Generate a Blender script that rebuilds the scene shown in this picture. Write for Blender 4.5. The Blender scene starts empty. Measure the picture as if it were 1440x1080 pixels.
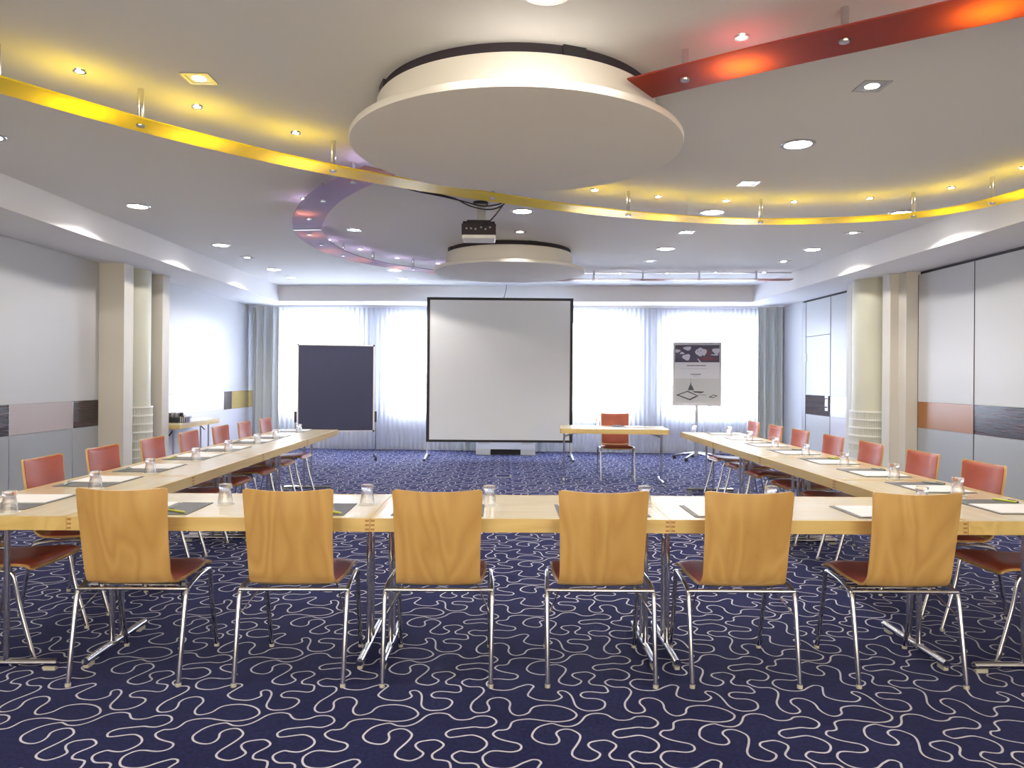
import bpy, bmesh, math, random
from mathutils import Vector, Matrix, Euler
random.seed(7)
PI = math.pi
scene = bpy.context.scene
col = scene.collection

# ------------------------------------------------------------------ helpers
class MB:
    """collects shapes and links them as one mesh object"""
    def __init__(self):
        self.v = []; self.f = []; self.m = []
    def add(self, vs, fs, mi=0):
        o = len(self.v)
        self.v += [tuple(p) for p in vs]
        self.f += [tuple(i + o for i in f) for f in fs]
        self.m += [mi] * len(fs)
        return self
    def box(self, x0, x1, y0, y1, z0, z1, mi=0, M=None):
        vs = [Vector((x, y, z)) for z in (z0, z1) for y in (y0, y1) for x in (x0, x1)]
        if M is not None: vs = [M @ p for p in vs]
        return self.add(vs, [(0,2,3,1),(4,5,7,6),(0,1,5,4),(2,6,7,3),(0,4,6,2),(1,3,7,5)], mi)
    def tube(self, path, r, n=10, mi=0, sx=1.0, caps=True):
        path = [Vector(p) for p in path]
        rs = r if isinstance(r, (list, tuple)) else [r] * len(path)
        vs = []; fs = []
        t0 = (path[1] - path[0]).normalized()
        up = Vector((0, 0, 1)) if abs(t0.z) < .9 else Vector((0, 1, 0))
        nrm = (up - t0 * up.dot(t0)).normalized()
        for i, p in enumerate(path):
            if i == 0: t = t0
            elif i == len(path) - 1: t = (path[i] - path[i-1]).normalized()
            else: t = ((path[i+1] - p).normalized() + (p - path[i-1]).normalized()).normalized()
            nrm = (nrm - t * nrm.dot(t)).normalized()
            b = t.cross(nrm)
            for k in range(n):
                a = 2 * PI * k / n
                vs.append(p + nrm * math.cos(a) * rs[i] + b * math.sin(a) * rs[i] * sx)
        for i in range(len(path) - 1):
            for k in range(n):
                k2 = (k + 1) % n
                fs.append((i*n+k, i*n+k2, (i+1)*n+k2, (i+1)*n+k))
        if caps:
            fs.append(tuple(reversed(range(n)))); fs.append(tuple(range((len(path)-1)*n, len(path)*n)))
        return self.add(vs, fs, mi)
    def lathe(self, prof, cx=0, cy=0, n=24, mi=0, cap=True):
        vs = []; fs = []
        for r, z in prof:
            for k in range(n):
                a = 2 * PI * k / n
                vs.append((cx + r * math.cos(a), cy + r * math.sin(a), z))
        m = len(prof)
        for i in range(m - 1):
            for k in range(n):
                k2 = (k + 1) % n
                fs.append((i*n+k, i*n+k2, (i+1)*n+k2, (i+1)*n+k))
        if cap:
            fs.append(tuple(reversed(range(n)))); fs.append(tuple(range((m-1)*n, m*n)))
        return self.add(vs, fs, mi)
    def poly(self, pts, z0, z1, mi=0, M=None):
        n = len(pts)
        vs = [Vector((x, y, z0)) for x, y in pts] + [Vector((x, y, z1)) for x, y in pts]
        if M is not None: vs = [M @ p for p in vs]
        fs = [tuple(reversed(range(n))), tuple(range(n, 2*n))] + [(i, (i+1) % n, n+(i+1) % n, n+i) for i in range(n)]
        return self.add(vs, fs, mi)
    def shell(self, P, th, mi=0):
        """closed sheet of thickness th from a grid of points P[row][column], thickness on the minus-normal side"""
        R = len(P); Cn = len(P[0])
        N = [[None]*Cn for _ in range(R)]
        for i in range(R):
            for j in range(Cn):
                du = P[i][min(j+1, Cn-1)] - P[i][max(j-1, 0)]
                dv = P[min(i+1, R-1)][j] - P[max(i-1, 0)][j]
                N[i][j] = du.cross(dv).normalized()
        vs = [P[i][j] for i in range(R) for j in range(Cn)] + [P[i][j] - N[i][j]*th for i in range(R) for j in range(Cn)]
        o = R*Cn; fs = []
        for i in range(R-1):
            for j in range(Cn-1):
                a = i*Cn+j; fs.append((a, a+1, a+Cn+1, a+Cn)); fs.append((o+a, o+a+Cn, o+a+Cn+1, o+a+1))
        rim = [j for j in range(Cn)] + [i*Cn+Cn-1 for i in range(1, R)] + [(R-1)*Cn+j for j in range(Cn-2, -1, -1)] + [i*Cn for i in range(R-2, 0, -1)]
        for k in range(len(rim)):
            a = rim[k]; b = rim[(k+1) % len(rim)]
            fs.append((a, o+a, o+b, b))
        return self.add(vs, fs, mi)
    def build(self, name, mats, parent=None, smooth=True, bevel=0, loc=None, rz=0, fix=False):
        me = bpy.data.meshes.new(name)
        me.from_pydata(self.v, [], self.f)
        if not isinstance(mats, (list, tuple)): mats = [mats]
        for m in mats: me.materials.append(m)
        me.polygons.foreach_set('material_index', self.m)
        if fix:
            bm = bmesh.new(); bm.from_mesh(me); bmesh.ops.recalc_face_normals(bm, faces=bm.faces); bm.to_mesh(me); bm.free()
        if smooth:
            me.polygons.foreach_set('use_smooth', [True]*len(me.polygons))
            me.set_sharp_from_angle(angle=math.radians(38))
        me.update()
        o = bpy.data.objects.new(name, me); col.objects.link(o)
        if parent: o.parent = parent
        if loc: o.location = loc
        if rz: o.rotation_euler.z = rz
        if bevel:
            b = o.modifiers.new('bevel', 'BEVEL'); b.width = bevel; b.segments = 2; b.limit_method = 'ANGLE'; b.angle_limit = math.radians(40)
        return o

def tag(o, label, cat, group=None):
    o['label'] = label; o['category'] = cat
    if group: o['group'] = group
    return o
def thing(name, label, cat, loc=(0,0,0), rz=0, group=None):
    o = bpy.data.objects.new(name, None); col.objects.link(o)
    o.location = loc; o.rotation_euler.z = rz; o.empty_display_size = .1
    return tag(o, label, cat, group)
def struct(o, label=None):
    o['kind'] = 'structure'
    if label: o['label'] = label
    return o
def copy_thing(root, loc, rz, label, group=None):
    r = root.copy(); col.objects.link(r); r.location = loc; r.rotation_euler.z = rz
    r['label'] = label
    if group: r['group'] = group
    for ch in list(root.children):
        c = ch.copy(); col.objects.link(c); c.parent = r
        for g in list(ch.children):
            d = g.copy(); col.objects.link(d); d.parent = c
    return r
def spline(pts, per=8, closed=False):
    P = [Vector(p) for p in pts]; out = []
    n = len(P)
    for i in range(n - 1):
        p0 = P[max(i-1, 0)]; p1 = P[i]; p2 = P[i+1]; p3 = P[min(i+2, n-1)]
        for k in range(per):
            t = k / per
            out.append(.5*((2*p1) + (p2-p0)*t + (2*p0-5*p1+4*p2-p3)*t*t + (3*p1-p0-3*p2+p3)*t**3))
    out.append(P[-1]); return out
def circle(cx, cy, r, n=48):
    return [(cx + r*math.cos(2*PI*k/n), cy + r*math.sin(2*PI*k/n)) for k in range(n)]

# ---------------------------------------------------------------- materials
def newmat(name):
    m = bpy.data.materials.new(name); m.use_nodes = True
    nt = m.node_tree; nt.nodes.clear()
    out = nt.nodes.new('ShaderNodeOutputMaterial')
    return m, nt, out
def N(nt, typ, **kw):
    n = nt.nodes.new(typ)
    for k, v in kw.items():
        if k in n.inputs: n.inputs[k].default_value = v
        else: setattr(n, k, v)
    return n
def L(nt, a, b): nt.links.new(a, b)
def ramp(nt, fac, stops):
    r = nt.nodes.new('ShaderNodeValToRGB'); e = r.color_ramp.elements
    while len(e) < len(stops): e.new(.5)
    for k, (p, c) in enumerate(stops): e[k].position = p; e[k].color = (*c, 1)
    L(nt, fac, r.inputs['Fac']); return r
def pbr(name, color, rough=.5, metal=0, spec=.5, coat=0, noise=0, nscale=20, bump=0, bscale=200, sheen=0):
    m, nt, out = newmat(name)
    p = N(nt, 'ShaderNodeBsdfPrincipled')
    p.inputs['Base Color'].default_value = (*color, 1); p.inputs['Roughness'].default_value = rough
    p.inputs['Metallic'].default_value = metal; p.inputs['Specular IOR Level'].default_value = spec
    p.inputs['Coat Weight'].default_value = coat
    tc = N(nt, 'ShaderNodeTexCoord')
    if noise:
        n = N(nt, 'ShaderNodeTexNoise', Scale=nscale, Detail=4); L(nt, tc.outputs['Object'], n.inputs['Vector'])
        lo = tuple(max(0, c*(1-noise)) for c in color); hi = tuple(min(1, c*(1+noise)) for c in color)
        r = ramp(nt, n.outputs['Fac'], [(.3, lo), (.7, hi)]); L(nt, r.outputs['Color'], p.inputs['Base Color'])
    if bump:
        n = N(nt, 'ShaderNodeTexNoise', Scale=bscale, Detail=3); L(nt, tc.outputs['Object'], n.inputs['Vector'])
        b = N(nt, 'ShaderNodeBump', Strength=bump, Distance=.002); L(nt, n.outputs['Fac'], b.inputs['Height']); L(nt, b.outputs['Normal'], p.inputs['Normal'])
    if sheen:
        p.inputs['Sheen Weight'].default_value = sheen; p.inputs['Sheen Roughness'].default_value = .3; p.inputs['Sheen Tint'].default_value = (.42, .48, 1, 1)
    L(nt, p.outputs[0], out.inputs[0]); return m
def wood(name, stops, axis='z', scale=6, rough=.35, dist=3.5, stretch=.12, coat=.2, fine=.25):
    m, nt, out = newmat(name)
    p = N(nt, 'ShaderNodeBsdfPrincipled', Roughness=rough); p.inputs['Coat Weight'].default_value = coat; p.inputs['Coat Roughness'].default_value = .25
    tc = N(nt, 'ShaderNodeTexCoord'); oi = N(nt, 'ShaderNodeObjectInfo')
    mp = N(nt, 'ShaderNodeMapping')
    s = {'x': (stretch, 1, 1), 'y': (1, stretch, 1), 'z': (1, 1, stretch)}[axis]
    mp.inputs['Scale'].default_value = s
    mul = N(nt, 'ShaderNodeVectorMath', operation='SCALE'); mul.inputs[0].default_value = (7.3, 5.1, 9.7)
    L(nt, oi.outputs['Random'], mul.inputs['Scale'])
    ad = N(nt, 'ShaderNodeVectorMath', operation='ADD'); L(nt, tc.outputs['Object'], ad.inputs[0]); L(nt, mul.outputs[0], ad.inputs[1])
    L(nt, ad.outputs[0], mp.inputs['Vector'])
    n1 = N(nt, 'ShaderNodeTexNoise', Scale=scale, Detail=1.5, Distortion=.4); L(nt, mp.outputs[0], n1.inputs['Vector'])
    mm = N(nt, 'ShaderNodeMath', operation='MULTIPLY'); mm.inputs[1].default_value = dist; L(nt, n1.outputs['Fac'], mm.inputs[0])
    fr = N(nt, 'ShaderNodeMath', operation='PINGPONG'); fr.inputs[1].default_value = .5; L(nt, mm.outputs[0], fr.inputs[0])
    n2 = N(nt, 'ShaderNodeTexNoise', Scale=scale*14, Detail=3); L(nt, mp.outputs[0], n2.inputs['Vector'])
    mx = N(nt, 'ShaderNodeMix', data_type='FLOAT'); mx.inputs[0].default_value = fine
    db = N(nt, 'ShaderNodeMath', operation='MULTIPLY'); db.inputs[1].default_value = 2; L(nt, fr.outputs[0], db.inputs[0])
    L(nt, db.outputs[0], mx.inputs[2]); L(nt, n2.outputs['Fac'], mx.inputs[3])
    r = ramp(nt, mx.outputs[0], stops); L(nt, r.outputs['Color'], p.inputs['Base Color'])
    L(nt, p.outputs[0], out.inputs[0]); return m
def emit(name, color, strength):
    m, nt, out = newmat(name)
    e = N(nt, 'ShaderNodeEmission', Strength=strength); e.inputs['Color'].default_value = (*color, 1)
    L(nt, e.outputs[0], out.inputs[0]); return m
def acrylic(name, color, deep, trans=.45, clear=.15, rough=.3, spec=.4):
    m, nt, out = newmat(name)
    t = N(nt, 'ShaderNodeBsdfTranslucent'); t.inputs[0].default_value = (*deep, 1)
    p = N(nt, 'ShaderNodeBsdfPrincipled', Roughness=rough); p.inputs['Specular IOR Level'].default_value = spec; p.inputs['Base Color'].default_value = (*color, 1)
    a = N(nt, 'ShaderNodeMixShader'); a.inputs[0].default_value = trans; L(nt, p.outputs[0], a.inputs[1]); L(nt, t.outputs[0], a.inputs[2])
    c = N(nt, 'ShaderNodeBsdfTransparent'); c.inputs[0].default_value = (*color, 1)
    b = N(nt, 'ShaderNodeMixShader'); b.inputs[0].default_value = clear; L(nt, a.outputs[0], b.inputs[1]); L(nt, c.outputs[0], b.inputs[2])
    L(nt, b.outputs[0], out.inputs[0]); return m
def cloth(name, color, clear, trans):
    m, nt, out = newmat(name)
    t = N(nt, 'ShaderNodeBsdfTranslucent'); t.inputs[0].default_value = (*color, 1)
    d = N(nt, 'ShaderNodeBsdfDiffuse'); d.inputs[0].default_value = (*color, 1)
    a = N(nt, 'ShaderNodeMixShader'); a.inputs[0].default_value = trans; L(nt, d.outputs[0], a.inputs[1]); L(nt, t.outputs[0], a.inputs[2])
    c = N(nt, 'ShaderNodeBsdfTransparent')
    b = N(nt, 'ShaderNodeMixShader'); b.inputs[0].default_value = clear; L(nt, a.outputs[0], b.inputs[1]); L(nt, c.outputs[0], b.inputs[2])
    L(nt, b.outputs[0], out.inputs[0]); return m

M = {}
M['carpet'] = pbr('carpet_navy', (.014, .0155, .068), .95, noise=.35, nscale=60, bump=.6, bscale=700, spec=.1, sheen=.22)
M['carpet_line'] = pbr('carpet_white_line', (.60, .60, .70), .95, bump=.5, bscale=900, spec=.1)
M['ceiling'] = pbr('ceiling_paint', (.75, .745, .745), .9)
M['soffit'] = pbr('soffit_paint', (.80, .80, .83), .85)
M['wall_white'] = pbr('wall_white', (.52, .525, .545), .38, spec=.35)
M['wall_grey'] = pbr('wall_grey', (.34, .36, .385), .35)
M['wall_taupe'] = pbr('wall_taupe', (.42, .36, .37), .3)
M['wall_gold'] = pbr('wall_gold', (.36, .27, .09), .3)
M['wall_orange'] = pbr('wall_orange', (.30, .125, .042), .28)
M['wall_lilac'] = pbr('wall_lilac', (.70, .69, .76), .25)
M['ebony'] = wood('ebony_veneer', [(.25, (.014,.007,.009)), (.6, (.040,.020,.022)), (.85, (.085,.045,.048))], 'y', 16, .26, 7, .04, .05, .5)
M['ebony_door'] = wood('ebony_veneer_matt', [(.25, (.014,.007,.009)), (.6, (.040,.020,.022)), (.85, (.085,.045,.048))], 'y', 16, .6, 7, .04, 0, .5)
for _n in M['ebony_door'].node_tree.nodes:
    if _n.type == 'BSDF_PRINCIPLED': _n.inputs['Specular IOR Level'].default_value = .08
M['pilaster'] = pbr('pilaster_paint', (.60, .575, .53), .6)
M['column'] = pbr('column_paint', (.56, .56, .465), .55)
M['black'] = pbr('black_gap', (.012, .012, .016), .6)
M['dark_shade'] = pbr('shade_violet_black', (.03, .022, .035), .8)  # painted shade of the gap over the discs; also colours the projector body
M['glide_grey'] = pbr('glide_grey', (.42, .41, .36), .5)
M['dark'] = pbr('dark_plastic', (.018, .018, .024), .4)
M['rubber'] = pbr('black_rubber', (.02, .02, .022), .7)
M['beech'] = wood('beech_veneer', [(.03, (.37,.195,.058)), (.12, (.47,.27,.085)), (.5, (.515,.312,.105)), (.9, (.56,.35,.125))], 'z', 5.5, .36, 7, .17, .2, .25)
M['edge_wood'] = wood('maple_edge', [(.1, (.52,.365,.125)), (.5, (.585,.425,.16)), (.9, (.63,.47,.19))], 'x', 7, .35, 4, .1, .2, .4)
M['top_wood'] = wood('maple_top', [(.1, (.69,.59,.38)), (.5, (.735,.64,.43)), (.9, (.76,.67,.46))], 'x', 8, .22, 4, .08, .35, .5)
M['joint'] = pbr('finger_joint_brown', (.33, .16, .055), .5)
M['leather'] = pbr('red_leather', (.325, .066, .034), .5, noise=.12, nscale=9, bump=.12, bscale=350)
M['chrome'] = pbr('chrome', (.72, .72, .74), .13, metal=1)
M['steel'] = pbr('brushed_steel', (.50, .50, .52), .3, metal=1)
M['alu'] = pbr('aluminium', (.62, .62, .65), .4, metal=.8)
M['white_plastic'] = pbr('white_plastic', (.80, .80, .82), .4)
M['paper'] = pbr('white_paper', (.88, .88, .90), .8)
M['folder'] = pbr('grey_folder', (.13, .135, .15), .55)
M['coaster'] = pbr('paper_coaster', (.82, .80, .74), .8)
M['pen_green'] = pbr('pen_yellow_green', (.55, .60, .10), .4)
M['pen_grey'] = pbr('pen_grey', (.30, .36, .34), .4)
M['pen_dark'] = pbr('pen_dark', (.03, .03, .04), .4)
M['felt'] = pbr('blue_grey_felt', (.058, .062, .11), .95, noise=.12, nscale=300)
M['screen'] = pbr('projection_screen_white', (.74, .77, .80), .8)
M['drape'] = pbr('grey_drape', (.60, .64, .65), .85)
M['sheer'] = cloth('sheer_white', (.80, .82, .88), .34, .60)
M['disc'] = pbr('disc_paint', (.74, .715, .68), .85)
M['yellow'] = acrylic('yellow_acrylic', (.93, .80, .05), (.98, .82, .03), .5, .04)
M['orange'] = acrylic('orange_acrylic', (.24, .034, .055), (1.0, .38, .05), .45, .05)
M['brown'] = acrylic('brown_acrylic', (.26, .14, .13), (.75, .35, .22), .35, .08)
M['purple'] = acrylic('purple_acrylic', (.33, .29, .60), (.95, .48, .16), .28, .06, .5, .12)
M['lens'] = emit('lamp_lens', (1, .95, .88), 30)
M['spot_lens'] = emit('spot_lens', (1, .95, .86), 200)
M['cream'] = pbr('cream_enamel', (.74, .74, .69), .45)
M['exterior_wall'] = pbr('window_wall_paint', (.60, .61, .65), .8)
M['poster_white'] = pbr('poster_pale_grey', (.66, .66, .70), .5)
M['poster_mid'] = pbr('poster_lower_grey', (.55, .56, .56), .5)
M['poster_dark'] = pbr('poster_dark_violet', (.06, .05, .09), .5)
M['poster_light'] = pbr('poster_light_patch', (.55, .53, .62), .5)
M['silver'] = pbr('silver_frame', (.50, .50, .54), .35, metal=.3)
M['poster_red'] = pbr('poster_dark_red', (.16, .03, .05), .5)
M['poster_ink'] = pbr('poster_ink', (.05, .05, .06), .5)
def glassmat():
    m, nt, out = newmat('clear_glass')
    g = N(nt, 'ShaderNodeBsdfGlass', Roughness=0, IOR=1.45); t = N(nt, 'ShaderNodeBsdfTransparent')
    lp = N(nt, 'ShaderNodeMixShader'); lp.inputs[0].default_value = .30
    L(nt, g.outputs[0], lp.inputs[1]); L(nt, t.outputs[0], lp.inputs[2]); L(nt, lp.outputs[0], out.inputs[0]); return m
M['glass'] = glassmat()
def panemat():
    m, nt, out = newmat('window_glass')
    g = N(nt, 'ShaderNodeBsdfGlossy', Roughness=.02); t = N(nt, 'ShaderNodeBsdfTransparent')
    a = N(nt, 'ShaderNodeMixShader'); a.inputs[0].default_value = .94
    L(nt, g.outputs[0], a.inputs[1]); L(nt, t.outputs[0], a.inputs[2]); L(nt, a.outputs[0], out.inputs[0]); return m
M['pane'] = panemat()
def tinted():
    m, nt, out = newmat('warm_fill_glass')  # warm tint for the fill light through the added back windows
    t = N(nt, 'ShaderNodeBsdfTransparent'); t.inputs[0].default_value = (.62, .545, .43, 1)
    L(nt, t.outputs[0], out.inputs[0]); return m
M['pane_warm'] = tinted()
# ---------------------------------------------------------------- floor
TILE = [(0.0, 0.0), (0.006, -0.031), (-0.004, -0.067), (-0.023, -0.107), (-0.039, -0.141), (-0.046, -0.183), (-0.041, -0.216), (-0.025, -0.238), (-0.006, -0.243), (0.017, -0.236), (0.032, -0.216), (0.031, -0.183), (0.023, -0.153), (0.027, -0.126), (0.042, -0.107), (0.069, -0.096), (0.097, -0.105), (0.117, -0.134), (0.121, -0.164), (0.117, -0.198), (0.122, -0.234), (0.137, -0.259), (0.157, -0.266), (0.181, -0.256), (0.199, -0.236), (0.207, -0.209), (0.223, -0.185), (0.254, -0.172), (0.291, -0.169), (0.336, -0.183), (0.371, -0.209), (0.391, -0.241), (0.393, -0.266), (0.377, -0.294), (0.348, -0.313), (0.303, -0.32), (0.256, -0.311), (0.214, -0.299), (0.182, -0.298), (0.147, -0.308), (0.126, -0.328), (0.119, -0.359), (0.109, -0.382), (0.089, -0.391), (0.069, -0.393), (0.055, -0.411), (0.052, -0.427), (0.063, -0.448), (0.086, -0.468), (0.119, -0.484), (0.146, -0.496), (0.159, -0.515), (0.156, -0.539), (0.141, -0.554), (0.115, -0.56), (0.071, -0.552), (0.044, -0.556), (0.026, -0.574), (0.016, -0.599), (0.02, -0.629), (0.033, -0.654), (0.051, -0.668), (0.077, -0.675), (0.105, -0.675), (0.133, -0.664), (0.159, -0.64), (0.186, -0.621), (0.2, -0.614), (0.219, -0.618), (0.228, -0.636), (0.22, -0.656), (0.199, -0.72), (0.211, -0.748), (0.239, -0.771), (0.278, -0.781), (0.308, -0.781), (0.333, -0.764), (0.347, -0.74), (0.337, -0.712), (0.333, -0.692), (0.347, -0.679), (0.369, -0.688), (0.386, -0.72), (0.393, -0.767), (0.397, -0.821), (0.411, -0.854), (0.436, -0.873), (0.462, -0.874), (0.491, -0.867), (0.516, -0.843), (0.527, -0.802), (0.518, -0.775), (0.497, -0.76), (0.469, -0.756), (0.445, -0.752), (0.43, -0.728), (0.44, -0.7), (0.467, -0.689), (0.506, -0.694), (0.537, -0.7), (0.557, -0.684), (0.55, -0.635), (0.529, -0.621), (0.494, -0.613), (0.483, -0.591), (0.487, -0.568), (0.511, -0.533), (0.519, -0.506), (0.503, -0.482), (0.481, -0.47), (0.449, -0.476), (0.423, -0.488), (0.413, -0.512), (0.425, -0.539), (0.445, -0.562), (0.449, -0.579), (0.436, -0.604), (0.409, -0.623), (0.38, -0.617), (0.358, -0.604), (0.346, -0.582), (0.35, -0.551), (0.366, -0.515), (0.382, -0.476), (0.39, -0.442), (0.385, -0.417), (0.362, -0.389), (0.336, -0.382), (0.31, -0.395), (0.298, -0.42), (0.306, -0.455), (0.303, -0.485), (0.284, -0.503), (0.253, -0.5), (0.223, -0.482), (0.206, -0.455), (0.204, -0.427), (0.22, -0.382), (0.247, -0.352), (0.285, -0.335), (0.305, -0.344), (0.326, -0.357), (0.358, -0.359), (0.387, -0.342), (0.409, -0.311), (0.428, -0.273), (0.452, -0.252), (0.484, -0.245), (0.517, -0.256), (0.536, -0.284), (0.556, -0.303), (0.588, -0.305), (0.614, -0.294), (0.635, -0.275), (0.671, -0.27), (0.7, -0.284), (0.717, -0.318), (0.707, -0.349), (0.682, -0.37), (0.654, -0.37), (0.629, -0.365), (0.598, -0.372), (0.548, -0.385), (0.528, -0.401), (0.52, -0.423), (0.531, -0.447), (0.547, -0.45), (0.577, -0.442), (0.607, -0.433), (0.631, -0.433), (0.659, -0.452), (0.678, -0.479), (0.682, -0.506), (0.672, -0.533), (0.653, -0.556), (0.633, -0.563), (0.607, -0.559), (0.586, -0.553), (0.566, -0.568), (0.556, -0.588), (0.563, -0.613), (0.587, -0.637), (0.613, -0.64), (0.636, -0.64)]
PER = .653
def carpet():
    mb = MB()
    mb.box(-5.2, 5.5, -3.4, 14.9, -.12, 0, 0)
    pts = spline([(x, y, 0) for x, y in TILE] + [(.653, -.653, 0)], 3)
    w = .0042; n = len(pts); lv = []; 
    for i, p in enumerate(pts):
        t = (pts[min(i+1, n-1)] - pts[max(i-1, 0)]).normalized()
        q = Vector((-t.y, t.x, 0)) * w
        lv.append((p + q, p - q))
    x0, y0 = -.0802, 3.291
    for i in range(-8, 9):
        for j in range(-10, 20):
            ox = x0 + i*PER; oy = y0 + j*PER
            if not (-5.6 < ox < 5.4 and 1.2 < oy < 14.9): continue
            vs = []
            for a, b in lv:
                vs += [(ox + a.x, oy + a.y, .0008), (ox + b.x, oy + b.y, .0008)]
            mb.add(vs, [(2*k, 2*k+1, 2*k+3, 2*k+2) for k in range(n-1)], 1)
    o = mb.build('floor', [M['carpet'], M['carpet_line']], smooth=False)
    struct(o, 'navy carpet with a looping white line pattern')
carpet()

# ---------------------------------------------------------------- room shell
CZ, SZ = 2.98, 2.71
FA = -.07                                   # the window side stands slightly askew to the side walls
def far(name, mats, mb, parent=None, **kw):
    return mb.build(name, mats, parent, loc=None if parent else (0, 13.65, 0), rz=0 if parent else FA, **kw)
struct(MB().box(-5.3, 5.6, -3.4, 14.9, CZ, CZ+.15).build('ceiling', M['ceiling']), 'matt pale ceiling above the whole room')
struct(MB().box(-5.2, -4.0, -3.4, 14.6, SZ, CZ).build('trim_1', M['soffit']), 'lowered soffit along the left wall')
struct(MB().box(4.28, 5.5, -3.4, 14.6, SZ, CZ).build('trim_2', M['soffit']), 'lowered soffit along the right wall')
struct(MB().poly([(-4.0,13.15),(4.28,12.57),(4.28,14.6),(-4.0,14.6)], SZ, CZ).build('trim_3', M['soffit'], smooth=False), 'lowered soffit above the curtains')
struct(far('trim_4', M['steel'], MB().box(.3, 4.46, -2.46, -2.43, CZ-.012, CZ)), 'thin grey line across the ceiling before the window soffit')
wb = MB()
BW = [(-4.2, -.4), (.6, 4.4)]  # invented window openings, added to light the chair backs
wb.box(-5.3, 5.6, -3.4, -3.2, 0, .35).box(-5.3, 5.6, -3.4, -3.2, 2.65, CZ).box(-5.3, -4.2, -3.4, -3.2, .35, 2.65).box(-.4, .6, -3.4, -3.2, .35, 2.65).box(4.4, 5.6, -3.4, -3.2, .35, 2.65)
struct(wb.build('wall_back', M['wall_white']), 'wall behind the camera with two added window openings')
for i, (a, b) in enumerate(BW):
    mb = MB(); f = .06
    mb.box(a, b, -3.34, -3.26, .35, .35+f).box(a, b, -3.34, -3.26, 2.65-f, 2.65)
    for x in (a, (2*a+b)/3-f/2, (a+2*b)/3-f/2, b-f): mb.box(x, x+f, -3.34, -3.26, .35+f, 2.65-f)
    w = struct(mb.build('window_%d' % (i+5), M['white_plastic']), 'added wide window behind the camera, for fill light')
    MB().box(a+f, b-f, -3.303, -3.297, .35+f, 2.65-f).build('pane', M['pane_warm'], w)

wl = struct(MB().box(-5.1, -4.826, -3.2, 14.6, 0, CZ).build('wall_left', M['black']), 'left wall clad in pale panels with a band')
def side_panel(w, name, sx, X, y0, y1, z0, z1, mat):
    g = .003
    a, b = (X - .025, X) if sx > 0 else (X, X + .025)
    o = MB().box(a, b, y0+g, y1-g, z0+.0015, z1-.0015).build(name, mat, w)
    return o
XL = -4.8
ys = [8.79, 8.27, 7.21, 6.15, 5.09, 4.03, 2.97, 1.0, -1.0, -3.2]
for k in range(len(ys)-1):
    y1, y0 = ys[k], ys[k+1]
    side_panel(wl, 'wainscot_panel', 1, XL, y0, y1, 0, .78, M['wall_grey'])
    side_panel(wl, 'band_panel', 1, XL, y0, y1, .78, 1.083, M['ebony'] if k % 2 == 0 else M['wall_taupe'])
side_panel(wl, 'upper_panel', 1, XL, -3.2, 8.79, 1.083, SZ, M['wall_white'])
side_panel(wl, 'wainscot_panel', 1, XL, 9.98, 14.5, 0, .79, M['wall_lilac'])
side_panel(wl, 'band_panel', 1, XL, 9.98, 12.72, .79, 1.1, M['wall_lilac'])
side_panel(wl, 'band_panel', 1, XL, 12.72, 13.08, .79, 1.1, M['ebony'])
side_panel(wl, 'band_panel', 1, XL, 13.08, 14.5, .79, 1.1, M['wall_gold'])
side_panel(wl, 'upper_panel', 1, XL, 9.98, 14.5, 1.1, SZ, M['wall_white'])

def seams(w, X, yl, z0, z1, mat):
    for y in yl: MB().box(X-.004, X+.004, y-.0045, y+.0045, z0, z1).build('seam_profile', mat, w)
seams(wl, XL, [8.27, 7.21, 6.15, 5.09], .01, 1.08, M['steel'])
XR = 5.05
wr = struct(MB().box(XR+.026, 5.4, -3.2, 14.6, 0, CZ).build('wall_right', M['black']), 'right wall of sliding panels with a band')
ys = [8.9, 7.83, 6.76, 5.69, 4.62, 3.55, 2.48, 1.0, -1.0, -3.2]
for k in range(len(ys)-1):
    y1, y0 = ys[k], ys[k+1]
    side_panel(wr, 'wainscot_panel', -1, XR, y0, y1, 0, .815, M['wall_grey'])
    side_panel(wr, 'band_panel', -1, XR, y0, y1, .815, 1.13, M['ebony'] if k % 2 == 1 else M['wall_orange'])
    side_panel(wr, 'upper_panel', -1, XR, y0, y1, 1.13, SZ-.035, M['wall_white'])
seams(wr, XR, [8.9, 7.83, 6.76, 5.69], .01, SZ-.04, M['black'])
seams(wr, XR, [11.30, 12.22], .01, SZ-.04, M['black'])
side_panel(wr, 'wainscot_panel', -1, XR, 10.23, 11.30, 0, .815, M['wall_lilac'])
side_panel(wr, 'band_panel', -1, XR, 10.23, 11.30, .815, 1.13, M['wall_lilac'])
side_panel(wr, 'upper_panel', -1, XR, 10.23, 11.30, 1.13, SZ-.035, M['wall_white'])
side_panel(wr, 'upper_panel', -1, XR, 11.30, 12.22, 2.098, SZ-.035, M['wall_white'])
side_panel(wr, 'upper_panel', -1, XR, 12.22, 12.37, 0, SZ-.035, M['wall_white'])
side_panel(wr, 'end_panel', -1, XR, 12.37, 14.4, 0, SZ, M['exterior_wall'])
d = struct(MB().box(XR, XR+.03, 11.305, 12.215, 1.135, 2.09).box(XR, XR+.03, 11.305, 12.215, .01, .812).build('door_1', M['wall_white']), 'pale service door in the right wall')
MB().box(XR-.001, XR+.03, 11.305, 12.215, .815, 1.13).build('band_panel', M['ebony_door'], d)
h = MB().box(XR-.012, XR, 11.36, 11.46, .90, 1.14).build('handle_plate', M['white_plastic'], d)
MB().tube([(XR-.012, 11.385, 1.09), (XR-.05, 11.385, 1.09), (XR-.05, 11.385, .96), (XR-.012, 11.385, .96)], .009, 8).build('door_handle', M['dark'], h)
for z in (1.75, .35): MB().tube([(XR-.008, 12.2, z-.06), (XR-.008, 12.2, z+.06)], .014, 8).build('hinge', M['steel'], d)

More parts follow.
